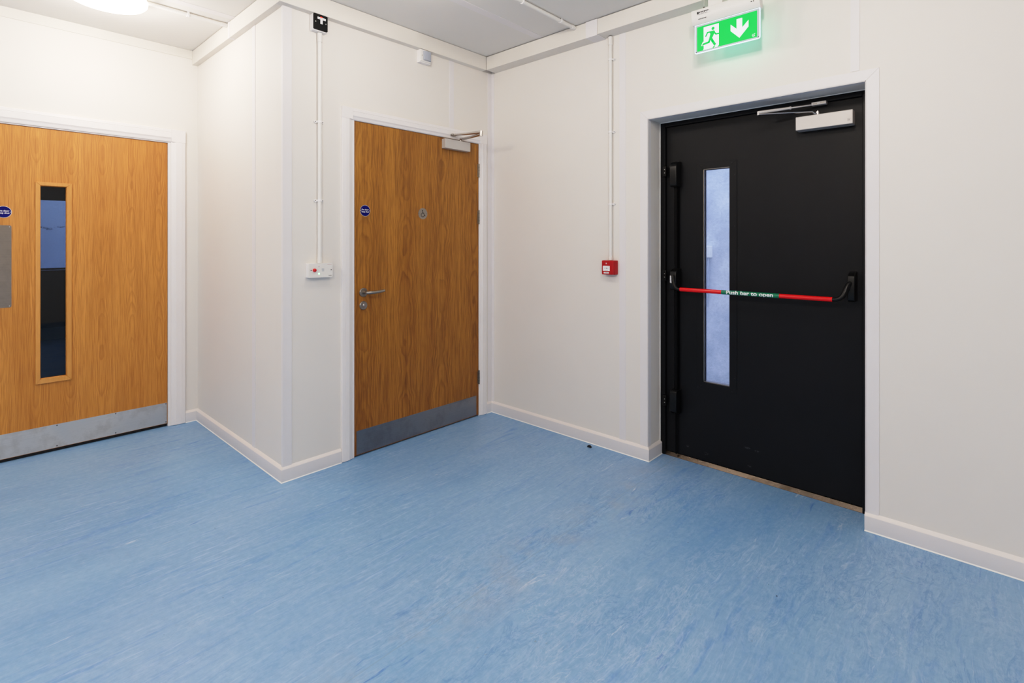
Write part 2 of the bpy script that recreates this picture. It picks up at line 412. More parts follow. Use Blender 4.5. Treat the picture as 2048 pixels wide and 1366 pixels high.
def obj(name, mb, mat, parent=None, bevel=0.0, seg=2, origin=None, weld=False):
    bm = mb.bm
    if weld: bmesh.ops.remove_doubles(bm, verts=bm.verts, dist=1e-5)
    bmesh.ops.recalc_face_normals(bm, faces=bm.faces)
    if origin is None:
        if parent is not None: origin = world_origin(parent)
        else:
            xs = [v.co for v in bm.verts]
            origin = Vector(((min(p.x for p in xs) + max(p.x for p in xs)) / 2, (min(p.y for p in xs) + max(p.y for p in xs)) / 2, min(p.z for p in xs)))
    origin = Vector(origin)
    for v in bm.verts: v.co -= origin
    me = bpy.data.meshes.new(name); bm.to_mesh(me); bm.free()
    me.materials.append(M[mat] if isinstance(mat, str) else mat)
    for p in me.polygons: p.use_smooth = True
    me.set_sharp_from_angle(angle=math.radians(32))
    o = bpy.data.objects.new(name, me); COL.objects.link(o)
    if parent is None: o.location = origin
    else:
        o.parent = parent; o.location = origin - world_origin(parent)
    ORG[o.name] = origin
    if bevel:
        b = o.modifiers.new('bevel', 'BEVEL'); b.width = bevel; b.segments = seg; b.limit_method = 'ANGLE'; b.angle_limit = math.radians(40)
    return o

def tag(o, label=None, cat=None, group=None, kind=None):
    if label: o['label'] = label
    if cat: o['category'] = cat
    if group: o['group'] = group
    if kind: o['kind'] = kind
    return o

def thing(name, loc, label, cat, group=None, kind=None):
    o = bpy.data.objects.new(name, None); COL.objects.link(o); o.location = loc; o.empty_display_size = .1
    ORG[o.name] = Vector(loc)
    return tag(o, label, cat, group, kind)

def struct(name, mb, mat, label, cat=None, bevel=0.0, seg=2, origin=None):
    o = obj(name, mb, mat, None, bevel, seg, origin=origin)
    return tag(o, label, cat, kind='structure')

def text(name, s, T, u, d, z, size, mat, parent, bold=.0, sx=1.0, align='CENTER', mapf=None):
    cu = bpy.data.curves.new('text', 'FONT'); cu.body = s; cu.size = size; cu.align_x = align; cu.align_y = 'CENTER'; cu.offset = bold
    cu.space_line = 1.0
    to = bpy.data.objects.new('t', cu); COL.objects.link(to)
    bpy.context.view_layer.update()
    me = bpy.data.meshes.new_from_object(to.evaluated_get(bpy.context.evaluated_depsgraph_get()))
    bpy.data.objects.remove(to); bpy.data.curves.remove(cu)
    bm = bmesh.new(); bm.from_mesh(me); bpy.data.meshes.remove(me)
    if mapf:
        for k in range(-10, 11):
            g_ = bm.verts[:] + bm.edges[:] + bm.faces[:]
            bmesh.ops.bisect_plane(bm, geom=g_, plane_co=(0, k * size / 14, 0), plane_no=(0, 1, 0))
    for v in bm.verts:
        v.co = Vector(mapf(v.co.x * sx, v.co.y)) if mapf else Vector(T(u + v.co.x * sx, d, z + v.co.y))
    mb = MB(); mb.bm.free(); mb.bm = bm
    return obj(name, mb, mat, parent)

CZ = 2.705      # ceiling height
# ================================================================== SETTING
struct('floor', MB().box(-8.0, 5.4, -6.4, .158, -.12, 0.0), 'floor', 'light blue marbled vinyl floor with streaks and darker blue flecks', 'floor', origin=(0, 0, 0))
struct('ceiling', MB().box(-6.6, 5.4, -6.4, .25, CZ, CZ + .12), 'ceil', 'off-white flat panelled ceiling', 'ceiling')
# left wall with the glazed oak door (opening y -2.84 .. -1.776)
w = MB(TD)
w.box(-1.777, .1, -.10, 0, 0, CZ); w.box(-6.4, -2.84, -.10, 0, 0, CZ); w.box(-2.84, -1.777, -.10, 0, 2.028, CZ)
struct('wall_left', w, 'wall', 'bright cream wall around the glazed oak door', 'wall')
# return wall (faces the camera beside the glazed door)
struct('wall_return', MB().box(-A_ + .001, -.10, -B_, -B_ + .1, 0, CZ), 'wall', 'narrow cream return wall between the two oak doors', 'wall')
# middle wall with the accessible toilet door
w = MB(TB)
w.box(-B_, -1.187, -.1, 0, 0, CZ); w.box(-.128, .0, -.1, 0, 0, CZ); w.box(-1.187, -.128, -.1, 0, 2.058, CZ)
struct('wall_middle', w, 'wall', 'cream wall around the toilet door', 'wall')
# right wall with the black exit door
w = MB(TC)
w.box(-1.6, 1.327, -.25, 0, 0, CZ); w.box(2.4175, 5.3, -.25, 0, 0, CZ); w.box(1.327, 2.4175, -.25, 0, 2.045, CZ)
struct('wall_right', w, 'wall', 'cream panel wall around the black exit door', 'wall')
struct('wall_rear', MB().box(-6.5, 5.4, -6.5, -6.4, 0, CZ), 'wall', 'cream rear wall behind the viewer', 'wall')
struct('wall_side', MB().box(5.3, 5.4, -6.4, .0, 0, CZ), 'wall', 'cream side wall right of the viewer', 'wall')

# ceiling trunking
def trunk(name, mb, label):
    return struct(name, mb, 'trunk', label, 'trunking', bevel=.002)
struct('trim_1', MB(TB).box(-B_ - .037, -.0995, 0, .044, 2.6016, CZ - .002), 'trunk', 'cream trunking box along ceiling above the toilet door', 'trunking', bevel=.002)
struct('trim_2', MB(TC).box(.044, .947, 0, .099, 2.6016, CZ - .0045), 'trunk', 'deep cream trunking along ceiling between corner and red call point conduit', 'trunking', bevel=.002)
struct('trim_3', MB(TC).box(1.033, 5.29, 0, .099, 2.605, CZ - .0045), 'trunk', 'deep cream trunking along ceiling above the black exit door', 'trunking', bevel=.002)
struct('trim_4', MB(TC).box(.9472, 1.0325, 0, .1012, 2.6000, CZ - .003), 'strip', 'short white cover piece joining two lengths of trunking above the call point', 'trunking cover', bevel=.001)
w = MB(TA); w.box(-A_, .0, 0, .037, 2.6016, CZ - .002)
struct('trim_5', w, 'trunk', 'cream trunking running towards the glazed oak door on the return wall', 'trunking', bevel=.002)
struct('trim_6', MB(TA).box(-.72, -.69, 0, .0385, 2.6006, CZ - .0025), 'strip', 'thin joint cover on the return wall trunking', 'trunking cover')
struct('trim_7', MB(TD).box(-6.3, -B_ - .037, 0, .005, 2.643, CZ), 'trunk', 'flat cream cornice strip above the glazed oak door', 'cornice', bevel=.001)
# panel joint strips
struct('trim_8', MB(TA).box(-.425, -.379, 0, .0025, .08, 2.6016), 'strip', 'vertical panel joint strip on the return wall', 'joint strip')
w = MB(); t = .003
w.prism_z([(0, -B_ + .047), (t, -B_ + .047), (t, -B_ - t), (-.016, -B_ - t), (-.016, -B_), (0, -B_)], .08, 2.6016)
struct('trim_9', w, 'strip', 'white corner angle strip on the projecting wall corner', 'corner strip')
w = MB(); w.prism_z([(0, -.042), (.0025, -.042), (.0025, -.0025), (.030, -.0025), (.030, 0), (0, 0)], .08, 2.6016)
struct('trim_10', w, 'strip', 'white angle strip in the inner wall corner', 'corner strip')
struct('trim_11', MB(TB).box(-.4246, -.3825, 0, .0025, 2.12, 2.6016), 'strip', 'short panel joint strip above the toilet door', 'joint strip')
struct('trim_12', MB(TC).box(1.1322, 1.1782, 0, .0025, .08, 2.605), 'strip', 'tall panel joint strip beside the red call point', 'joint strip')
struct('trim_13', MB(TC).box(2.3575, 2.3925, 0, .0025, 2.098, 2.605), 'strip', 'short panel joint strip above the black exit door', 'joint strip')
struct('trim_14', MB().box(-.656, -.600, -6.3, -B_ - .037, CZ - .0018, CZ + .001), 'strip', 'flat ceiling joint strip near the round light', 'joint strip')
struct('trim_15', MB().box(.545, .601, -6.3, -.099, CZ - .0018, CZ + .001), 'strip', 'flat ceiling joint strip near the inner corner', 'joint strip')

# baseboards: profiled (d,z) outline, mitred at corners
BP = [(0, 0), (.013, 0), (.013, .069), (.0115, .0715), (.0, .083)]
def baseboard(name, T, u0, u1, m0, m1, label, wrap=None):
    """m0/m1: mitre slope at each end (+1 outer corner, -1 inner corner, 0 square)"""
    mb = MB(T)
    mb.loft([[(u0 - m0 * d, d, z) for d, z in BP], [(u1 + m1 * d, d, z) for d, z in BP]])
    if wrap: wrap(mb)
    o = struct(name, mb, 'base', label, 'baseboard')
    mb = MB(T)
    e = .0004
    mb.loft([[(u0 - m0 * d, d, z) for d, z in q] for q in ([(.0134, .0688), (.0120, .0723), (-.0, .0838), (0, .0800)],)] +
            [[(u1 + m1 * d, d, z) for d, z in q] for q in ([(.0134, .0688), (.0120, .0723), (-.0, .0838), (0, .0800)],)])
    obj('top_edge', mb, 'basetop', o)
    mb = MB(T)
    q = [(0, 0), (.0165, 0), (.0165, .0012), (.0131, .0045), (0, .0045)]
    mb.loft([[(u0 - m0 * d, d, z) for d, z in q], [(u1 + m1 * d, d, z) for d, z in q]])
    obj('sealant_bead', mb, 'bead', o)
    return o
baseboard('baseboard_return', TA, -A_, 0, -1, 1, 'white baseboard on the return wall between the oak doors')
baseboard('baseboard_middle', TB, -B_, -1.2640, 1, 0, 'short white baseboard left of the toilet door')
baseboard('baseboard_corner', TB, -.062, 0, 0, -1, 'tiny white baseboard piece right of the toilet door')
baseboard('baseboard_right', TC, 0, 1.327, -1, 1, 'white baseboard between the inner corner and the black exit door')
baseboard('baseboard_reveal', lambda u, d, z: (1.327 + d, u, z), .0, .154, 1, 0, 'white baseboard returning into the exit door reveal')
baseboard('baseboard_far_right', TC, 2.4135, 5.28, 0, 0, 'long white baseboard right of the black exit door')
baseboard('baseboard_left', TD, -1.687, -B_, 0, -1, 'tiny white baseboard piece beside the glazed oak door')
baseboard('baseboard_rear', TD, -6.3, -2.93, 0, 0, 'white baseboard left of the glazed oak door')

# ------------------------------------------------------------------ architraves
def archi(name, T, u0, u1, ztop, wd, label, blocks=True, right_full=True):
    """moulded architrave: u0/u1 outer edges, wd = width"""
    o = thing(name, T((u0 + u1) / 2, 0, 0), label, 'door surround', kind='structure')
    prof = [(0, 0), (0, .013), (.003, .016), (.020, .018), (.022, .0165), (.024, .018), (wd * .68, .018), (wd * .74, .014), (wd * .86, .011), (wd * .94, .010), (wd, .007), (wd, 0)]
    prof2 = [(w_, max(0.0, d_)) for w_, d_ in prof]
    zb = ztop - wd
    a = MB(T); a.loft([[(u0 + w_, d_, 0.003) for w_, d_ in prof2], [(u0 + w_, d_, zb) for w_, d_ in prof2]]); obj('side_casing', a, 'gloss', o)
    a = MB(T); a.loft([[(u1 - w_, d_, 0.003) for w_, d_ in prof2], [(u1 - w_, d_, zb) for w_, d_ in prof2]]); obj('side_casing', a, 'gloss', o)
    a = MB(T); a.loft([[(u0 + wd, d_, ztop - w_) for w_, d_ in prof2], [(u1 - wd, d_, ztop - w_) for w_, d_ in prof2]]); obj('head_casing', a, 'gloss', o)
    for s in ((u0, u0 + wd), (u1 - wd, u1)):
        a = MB(T); a.box(s[0], s[1], 0, .0178, zb, ztop); obj('corner_block', a, 'gloss', o, bevel=.0015)
    return o
s1 = archi('trim_16', TB, -1.2627, -.0625, 2.119, .0700, 'white moulded surround of the toilet door')
# flat lining between the moulding and the leaf
a = MB(TB); a.box(-1.1935, -1.1760, -.06, .004, 0, 2.0445 + .014); a.box(-.1375, -.1300, -.06, .004, 0, 2.0585); a.box(-1.176, -.1375, -.06, .004, 2.0465, 2.0585)
obj('door_lining', a, 'gloss', s1, bevel=.001)
a = MB(TB); a.box(-1.1760, -1.150, -.075, -.050, 0, 2.03); a.box(-.165, -.1375, -.075, -.050, 0, 2.03); a.box(-1.176, -.1375, -.075, -.050, 2.02, 2.0465)
obj('door_stop', a, 'gloss', s1)
s2 = archi('trim_17', TD, -2.929, -1.6876, 2.1085, .0880, 'white moulded surround of the glazed oak door')
a = MB(TD); a.box(-1.7935, -1.7750, -.06, -.001, 0, 2.028); a.box(-2.8420, -2.8260, -.06, -.001, 0, 2.028); a.box(-2.826, -1.7935, -.06, -.001, 2.0125, 2.028)
obj('door_lining', a, 'gloss', s2, bevel=.001)
a = MB(TD); a.box(-1.82, -1.7935, -.085, -.062, 0, 2.0); a.box(-2.826, -2.80, -.085, -.062, 0, 2.0); a.box(-2.826, -1.7935, -.085, -.062, 1.99, 2.0125)
obj('door_stop', a, 'gloss', s2)

# exit door: mitred white angle trim around the opening
o = thing('trim_18', (1.87, 0, 0), 'flat white mitred angle trim around the black exit door', 'door surround', kind='structure')
X0, X1, ZT, W_ = 1.3275, 2.417, 2.0450, .0500
a = MB(TC); a.prism_d([(X0 - W_, .083), (X0, .083), (X0, ZT), (X0 - W_, ZT + W_)], 0, .003)
a.box(X0 - .001, X0 + .0025, -.032, .003, .083, ZT); obj('side_trim', a, 'strip', o)
a = MB(TC); a.prism_d([(X0 - W_ + .0008, ZT + W_), (X0 + .0008, ZT), (X1 - .0008, ZT), (X1 + W_ - .0008, ZT + W_)], 0, .003)
a.box(X0, X1, -.032, .003, ZT - .0025, ZT + .001); obj('head_trim', a, 'strip', o)
a = MB(TC); a.prism_d([(X1, .072), (X1 + W_, .083), (X1 + W_, ZT + W_), (X1, ZT)], 0, .003)
a.box(X1 - .0025, X1 + .001, -.032, .003, .02, ZT); obj('side_trim', a, 'strip', o)

# exit door steel frame
o = thing('trim_19', (1.87, .17, 0), 'black steel frame of the exit door', 'door frame', kind='structure')
a = MB(TC)
a.box(1.3275, 1.3600, -.215, -.155, 0, 2.0445); a.box(2.3790, 2.4170, -.215, -.155, 0, 2.0445); a.box(1.36, 2.379, -.215, -.155, 2.0165, 2.0445)
a.box(1.36, 1.372, -.25, -.222, 0, 2.0165); a.box(2.367, 2.379, -.25, -.222, 0, 2.0165); a.box(1.36, 2.379, -.25, -.222, 2.004, 2.0165)
obj('frame', a, 'blackdoor', o, bevel=.002)
a = MB(TC); a.box(1.3268, 1.3305, -.1555, -.1515, .083, 2.0445); a.box(1.3268, 2.4175, -.1555, -.1515, 2.0415, 2.0452)
obj('sealant_bead', a, 'bead', o)
for z in (1.105, 1.743, .3375):
    a = MB(TC); a.box(1.352, 1.375, -.156, -.135, z - .032, z + .032)
    k = obj('strike_keeper', a, 'black', o, bevel=.002)
    for dz in (-.0105, .0105):
        a = MB(TC); a.disc(1.3665, z + dz, .0022, -.1355, -.1342, 12); obj('screw', a, 'steelscrew', k)
a = MB(TC); a.prism_u([(-.158, 0), (-.158, .0015), (-.176, .019), (-.2145, .022), (-.2145, 0)][::-1], 1.3605, 2.3785)
tag(obj('trim_20', a, 'brass'), 'worn bronze-coloured metal threshold strip under the black exit door', 'threshold', kind='structure')

# ================================================================== DOOR 1 glazed oak
d1 = thing('door_1', TD(-2.31, -.02, 0), 'golden oak door with narrow vertical glazed panel and steel push plate', 'door', kind='structure')
L0, L1 = -2.8235, -1.7955
g = (-2.4700, -2.3390, .4610, 1.6600)     # glass opening
a = MB(TD)
for (u0, u1, z0, z1) in ((L0, g[0], .017, 2.0105), (g[1], L1, .017, 2.0105), (g[0], g[1], .017, g[2]), (g[0], g[1], g[3], 2.0105)):
    a.box(u0, u1, -.052, -.008, max(z0, .020), z1)
obj('door_leaf', a, 'oak1', d1, weld=False)
a = MB(TD); a.box(L0 + .004, L1 - .004, -.045, -.016, .002, .0198); obj('gap_shade_strip', a, 'dark', d1)  # dark strip added to stand for the shade under the leaf
a = MB(TD)
f0, f1, f2, f3 = -2.4885, -2.3176, .4355, 1.6790
def bead_ring(a, o_, i_, d0, d1):
    (ou0, ou1, oz0, oz1), (iu0, iu1, iz0, iz1) = o_, i_
    for q in (((ou0, oz0), (iu0, iz0), (iu0, iz1), (ou0, oz1)), ((ou1, oz0), (ou1, oz1), (iu1, iz1), (iu1, iz0)), ((ou0, oz1), (iu0, iz1), (iu1, iz1), (ou1, oz1)), ((ou0, oz0), (ou1, oz0), (iu1, iz0), (iu0, iz0))):
        # wedge: thick at outer edge, dips to glass
        outer = [q[0], q[3]] if True else None
        a.loft([[(u, d0, z) for u, z in q], [(u, d1, z) for u, z in q]])
bead_ring(a, (f0, f1, f2, f3), (g[0] + .004, g[1] - .003, g[2] + .003, g[3] - .003), -.012, .003)
bead_ring(a, (g[0], g[1], g[2], g[3]), (g[0] + .006, g[1] - .006, g[2] + .006, g[3] - .006), -.025, -.012)
obj('glazing_bead', a, 'oakbead', d1, bevel=.002)
a = MB(TD); a.box(g[0], g[1], -.034, -.027, g[2], g[3]); obj('window_pane', a, 'glass', d1)
a = MB(TD); a.prism_d(rrect(-2.8180, -1.7985, .0225, .1680, .004, 2), -.008, -.0065)
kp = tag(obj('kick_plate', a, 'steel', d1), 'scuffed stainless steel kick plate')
for y in (-1.8046, -2.0916, -2.3881, -2.66):
    for z in (.1605, .0325):
        a = MB(TD); a.disc(y, z, .0034, -.0067, -.0055, 12); obj('screw', a, 'screw', kp)
a = MB(TD); a.prism_d(rrect(-2.6925, -2.5935, .919, 1.409, .009), -.008, -.0065)
pp = tag(obj('push_plate', a, 'pushsteel', d1), 'tall steel push plate with rounded corners')
for y in (-2.602, -2.684):
    for z in (.928, 1.400):
        a = MB(TD); a.disc(y, z, .0022, -.0067, -.0057, 12); obj('screw', a, 'steelscrew', pp)
def fire_sign(T, u, z, d, parent):
    a = MB(T); a.disc(u, z, .0352, d, d + .0012, 48); s = obj('fire_door_sign', a, 'steelscrew', parent)
    tag(s, 'round navy sign reading Fire door keep shut')
    a = MB(T); a.disc(u, z, .0332, d + .0010, d + .0016, 48); obj('sign_face', a, 'navy', s)
    text('sign_text', 'Fire door\nkeep shut', T, u, d + .0019, z, .0128, 'white', s, bold=.00025)
    for q in (-1, 1):
        a = MB(T); a.disc(u + q * .0305, z, .0022, d + .0012, d + .0024, 12); obj('screw', a, 'steelscrew', s)
    return s
fire_sign(TD, -2.6276, 1.488, -.008, d1)

# ================================================================== DOOR 2 toilet
d2 = thing('door_2', TB(-.657, -.02, 0), 'brown oak toilet door with lever handle and wheelchair disc', 'door', kind='structure')
a = MB(TB); a.box(-1.1740, -.1395, -.044, 0, .0075, 2.0440); obj('door_leaf', a, 'oak2', d2)
a = MB(TB); a.box(-1.1745, -1.1700, -.0445, .0004, .0075, 2.0440); a.box(-.1430, -.1393, -.0445, .0004, .0075, 2.044); obj('edge_lipping', a, 'oakedge', d2)
a = MB(TB); a.prism_d(rrect(-1.1600, -.1615, .0120, .1560, .004, 2), 0, .0015)
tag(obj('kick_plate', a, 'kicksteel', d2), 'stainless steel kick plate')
fire_sign(TB, -1.1005, 1.5024, 0, d2)
a = MB(TB); a.disc(-.6588, 1.5013, .0378, 0, .0014, 48); s = tag(obj('accessible_sign', a, 'steeld', d2), 'round satin steel disc with black wheelchair symbol')
a = MB(TB); U, Zs, dd = -.6605, 1.5000, .0017
a.circ(U - .0012, Zs + .0215, .0040, .0040, dd)
a.stroke([(U - .0012, Zs + .0165), (U - .0008, Zs + .0035), (U + .0105, Zs + .0015), (U + .0165, Zs - .0125), (U + .0215, Zs - .0105)], .0042, dd)
a.stroke([(U - .001, Zs + .010), (U + .0085, Zs + .0095)], .0030, dd)
a.arc(U + .0005, Zs - .0080, .0130, math.radians(118), math.radians(355), .0034, dd)
obj('wheelchair_symbol', a, 'ink', s)
for q in (-1, 1):
    a = MB(TB); a.disc(-.6588 + q * .0335, 1.5013, .0020, .0012, .0022, 12); obj('screw', a, 'screw', s)
# lever handle
a = MB(TB)
cp = [(-1.1138, .006, .9998), (-1.1138, .034, .9998), (-1.112, .046, .9998), (-1.106, .054, .9998), (-1.094, .058, 1.0000), (-1.070, .0595, 1.0005), (-1.045, .060, 1.0020), (-1.020, .059, 1.0042), (-.9985, .056, 1.0068)]
a.tube(cp, [.0095, .0095, .0098, .0100, .0100, .0095, .0092, .0088, .0080], 20)
h = tag(obj('lever_handle', a, 'steeld', d2), 'brushed steel lever handle')
a = MB(TB); a.lathe_d(-1.1138, .9995, [(.0275, 0), (.0275, .007), (.0255, .0095), (.012, .0098), (.0118, .012)]); obj('rose', a, 'steeld', h)
a = MB(TB); a.lathe_d(-1.1145, .9195, [(.0265, 0), (.0265, .006), (.0240, .0095), (.0, .0100)]); k = tag(obj('lock_escutcheon', a, 'steeld', d2), 'round steel lock cover under the handle')
a = MB(TB); a.lathe_d(-1.1145, .9215, [(.0085, .009), (.0085, .013), (.006, .0155), (0, .016)], 20); a.box(-1.1160, -1.1130, .0145, .0165, .9135, .9295); obj('indicator_slot', a, 'chrome', k)
for z0, z1 in ((1.794, 1.896), (1.442, 1.547), (.240, .342)):
    a = MB(TB); a.tube([(-.1378, .0065, z0), (-.1378, .0065, z1)], .0062, 14)
    hg = obj('hinge', a, 'steeld', d2)
    a = MB(TB); a.box(-.150, -.1378, 0, .0016, z0 + .003, z1 - .003); obj('hinge_plate', a, 'steeld', hg)
    for i in (1, 2, 3):
        zz = z0 + (z1 - z0) * i / 4; a = MB(TB); a.tube([(-.1378, .0065, zz - .0006), (-.1378, .0065, zz + .0006)], .0066, 14); obj('knuckle_gap', a, 'screw', hg)
# closer on the toilet door
a = MB(TB); a.box(-.4935, -.2600, 0.0005, .0430, 1.9665, 2.0330)
cl = tag(obj('door_closer', a, 'alu', d2, bevel=.0015), 'silver box door closer with folded arm')
S_ = (-.3420, .030, 2.0330); E_ = (-.3490, .250, 2.0600); K_ = (-.4080, .034, 2.0690)
a = MB(TB); a.tube([(S_[0], S_[1], 2.031), (S_[0], S_[1], 2.052)], .0085, 14); a.tube([(S_[0], S_[1], 2.0475), ((S_[0] + E_[0]) / 2, .14, 2.0495), (E_[0], E_[1], 2.0530)], [.0110, .0095, .0110], 12)
obj('closer_arm', a, 'chrome', cl)
a = MB(TB); a.tube([(K_[0], K_[1], K_[2]), (-.38, .14, 2.067), (E_[0], E_[1], 2.0680)], [.0080, .0095, .0110], 12); a.tube([(E_[0], E_[1], 2.041), (E_[0], E_[1], 2.076)], .0120, 16)
obj('closer_forearm', a, 'chrome', cl)
a = MB(TB); a.box(-.4280, -.3930, .0178, .0400, 2.0620, 2.0760); obj('arm_bracket', a, 'steeld', cl, bevel=.002)

# ================================================================== DOOR 3 black exit door
LF = -.175     # leaf face (d)
d3 = thing('door_3', (1.87, .20, 0), 'black fire exit door with red push bar and narrow window', 'door', kind='structure')
G0, G1, G2, G3 = 1.5895, 1.7430, .4860, 1.7390
a = MB(TC)
for (u0, u1, z0, z1) in ((1.3620, G0, .0235, 2.0145), (G1, 2.3770, .0235, 2.0145), (G0, G1, .0235, G2), (G0, G1, G3, 2.0145)):
    a.box(u0, u1, LF - .044, LF, z0, z1)
obj('door_leaf', a, 'blackdoor', d3)
a = MB(TC)
a.prism_d([(1.5535, .4455), (G0, G2), (G0, G3), (1.5535, 1.7755)], LF, LF + .0035)
a.prism_d([(1.7838, .4455), (1.7838, 1.7755), (G1, G3), (G1, G2)], LF, LF + .0035)
a.prism_d([(1.5535, 1.7755), (G0, G3), (G1, G3), (1.7838, 1.7755)], LF, LF + .0035)
a.prism_d([(1.5535, .4455), (1.7838, .4455), (G1, G2), (G0, G2)], LF, LF + .0035)
vf = tag(obj('window_trim', a, 'blackdoor', d3, bevel=.0008), 'flat black frame screwed around the window')
for (u, z) in ((1.578, 1.760), (1.755, 1.760), (1.578, .4615), (1.757, .4615)) + tuple((u, z) for u in (1.566, 1.7715) for z in (1.69, 1.40, 1.10, .80, .54)):
    a = MB(TC); a.disc(u, z, .0028, LF + .0034, LF + .0042, 10); obj('screw', a, 'dark', vf)
a = MB(TC); a.box(G0, G0 + .0045, LF - .040, LF - .004, G2, G3); a.box(G1 - .0025, G1, LF - .040, LF - .004, G2, G3); a.box(G0, G1, LF - .040, LF - .004, G2, G2 + .004); a.box(G0, G1, LF - .040, LF - .004, G3 - .003, G3)
tag(obj('glazing_channel', a, 'steeld', d3), 'bare metal edge inside the window opening')
a = MB(TC); a.box(G0 + .003, G0 + .0075, LF - .030, LF - .016, G2, G3); a.box(G0, G1, LF - .030, LF - .016, G3 - .006, G3 - .0025); obj('gasket', a, 'dark', d3)
a = MB(TC); a.box(G0 + .0046, G1 - .0026, LF - .026, LF - .020, G2 + .0041, G3 - .0031); obj('window_pane', a, 'glassx', d3)
# panic bar
BD, BZ, BR = -.075, 1.0315, .0117
a = MB(TC); a.tube([(1.4945, BD, BZ), (2.2700, BD, BZ)], BR, 32)
pb = tag(obj('push_bar', a, 'redbar', d3), 'red push bar across the door')
N = 24; a = MB(TC); rr = BR + .0006
a.loft([[(u, BD + rr * math.cos(math.radians(-100 + 200 * i / N)), BZ + rr * math.sin(math.radians(-100 + 200 * i / N))) for i in range(N + 1)] for u in (1.7370, 2.0330)], caps=False, closed=False)
lb = tag(obj('bar_label', a, 'green', pb), 'green band reading Push bar to open')
def barmap(x, y):
    ang = y / rr; r2 = rr + .0005
    ang += math.radians(8)
    return TC(1.8850 + x, BD + r2 * math.cos(ang), BZ + r2 * math.sin(ang))
text('label_text', 'Push bar to open', TC, 0, 0, 0, .0300, 'white', pb, bold=.0007, sx=1.16, mapf=barmap)
a = MB(TC); a.tube([(2.2600, BD, BZ), (2.2850, BD, BZ + .0005), (2.3000, BD, BZ + .006), (2.3130, BD - .004, BZ + .020), (2.3220, BD - .010, BZ + .042), (2.3300, BD - .020, BZ + .070), (2.3400, BD - .035, BZ + .085)], [.0098, .0100, .0105, .0110, .0115, .0115, .011], 16)
obj('swing_arm', a, 'black', pb)
a = MB(TC); a.tube([(1.5000, BD, BZ), (1.4800, BD, BZ + .0005), (1.4650, BD - .002, BZ + .008), (1.4530, BD - .008, BZ + .024), (1.4450, BD - .016, BZ + .046), (1.436, BD - .030, BZ + .075)], [.0090, .0095, .0105, .0110, .0115, .011], 16)
obj('swing_arm', a, 'black', pb)
def case(u0, u1, z0, z1, name, label, flip=False, depth=.075, parent=pb):
    """housing with a sloping rounded nose, profile in (d,z)"""
    h = z1 - z0
    p = [(LF, z0), (LF + depth * .80, z0), (LF + depth * .95, z0 + h * .05), (LF + depth, z0 + h * .15), (LF + depth, z0 + h * .76), (LF + depth * .93, z0 + h * .86), (LF + depth * .70, z0 + h * .95), (LF + depth * .35, z1 - h * .005), (LF, z1)]
    if flip: p = [(d, z0 + z1 - z) for d, z in p]
    a = MB(TC); a.prism_u(p, u0, u1)
    return tag(obj(name, a, 'black', parent, bevel=.003, seg=3), label)
case(2.3270, 2.3570, 1.0230, 1.1660, 'end_case', 'black hinge-side housing of the push bar')
lc = case(1.4170, 1.4560, 1.0230, 1.1500, 'end_case', 'black latch-side housing of the push bar')
a = MB(TC); a.box(1.4185, 1.4320, -.0999, -.0990, 1.0640, 1.1080); obj('sticker', a, 'grey', pb)
a = MB(TC)
for i in range(6):
    z = 1.068 + i * .0068; a.box(1.4195, 1.4195 + (.011 if i % 2 else .008), -.0990, -.0985, z, z + .0032)
obj('sticker_print', a, 'white', pb)
case(1.4130, 1.4560, 1.6420, 1.7960, 'latch_case', 'black upper latch housing', depth=.070, parent=d3)
case(1.4130, 1.4560, .2700, .4180, 'latch_case', 'black lower latch housing', flip=True, depth=.070, parent=d3)
for z0, z1 in ((1.135, 1.655), (.405, 1.035), (.026, .285)):
    a = MB(TC)
    if z1 - z0 > .3: a.prism_z([(1.4200, LF), (1.4200, LF + .022), (1.4250, LF + .030), (1.4400, LF + .030), (1.4450, LF + .022), (1.4450, LF)], z0, z1)
    else: a.tube([(1.4320, LF + .018, z0), (1.4320, LF + .018, z1)], .006, 12)
    obj('latch_rod', a, 'blackm', d3)
# closer on exit door
a = MB(TC); a.box(2.0990, 2.3480, LF + .0005, LF + .065, 1.8812, 1.9500)
cl = tag(obj('door_closer', a, 'alu', d3, bevel=.003, seg=3), 'silver door closer with double arm')
a = MB(TC)
a.arc(2.3330, 1.9030, .0001, 0, 1, .0001, LF + .0655, 1)
for (u0, u1, z0, z1) in ((2.3265, 2.3395, 1.9065, 1.9075), (2.3265, 2.3395, 1.8965, 1.8975), (2.3265, 2.3275, 1.8965, 1.9075), (2.3305, 2.3355, 1.8995, 1.9045)):
    a.box(u0, u1, LF + .0650, LF + .0657, z0, z1)
obj('badge', a, 'grey', cl)
sx, sd = 2.193, -.1400
ex, ed = 1.9460, -.0250
a = MB(TC); a.tube([(sx, sd, 1.949), (sx, sd, 1.968)], .0105, 16); a.tube([(sx, sd, 1.9570), (sx - .012, sd + .008, 1.9580), (sx - .022, sd + .012, 1.9690), (ex + .11, ed - .055, 1.9735), (ex, ed, 1.9745)], [.0070, .0065, .0050, .0042, .0062], 12, flat=1.3)
a.tube([(sx, sd, 1.966), (sx, sd, 1.9725)], .0050, 12)
obj('closer_arm', a, 'chrome', cl)
a = MB(TC); kx, kd, kz = 2.170, -.1350, 2.0060
f = lambda t: (ex + (kx - ex) * t, ed + (kd - ed) * t, 1.9845 + (kz - 1.9845) * t)
a.tube([f(0), f(.28), f(.585)], [.0082, .0080, .0066], 14); a.tube([f(.585), f(.61)], .0085, 14); a.tube([f(.60), f(1.0)], .0040, 12); a.tube([(ex, ed, 1.971), (ex, ed, 1.990)], .0072, 14)
obj('closer_forearm', a, 'alu', cl)
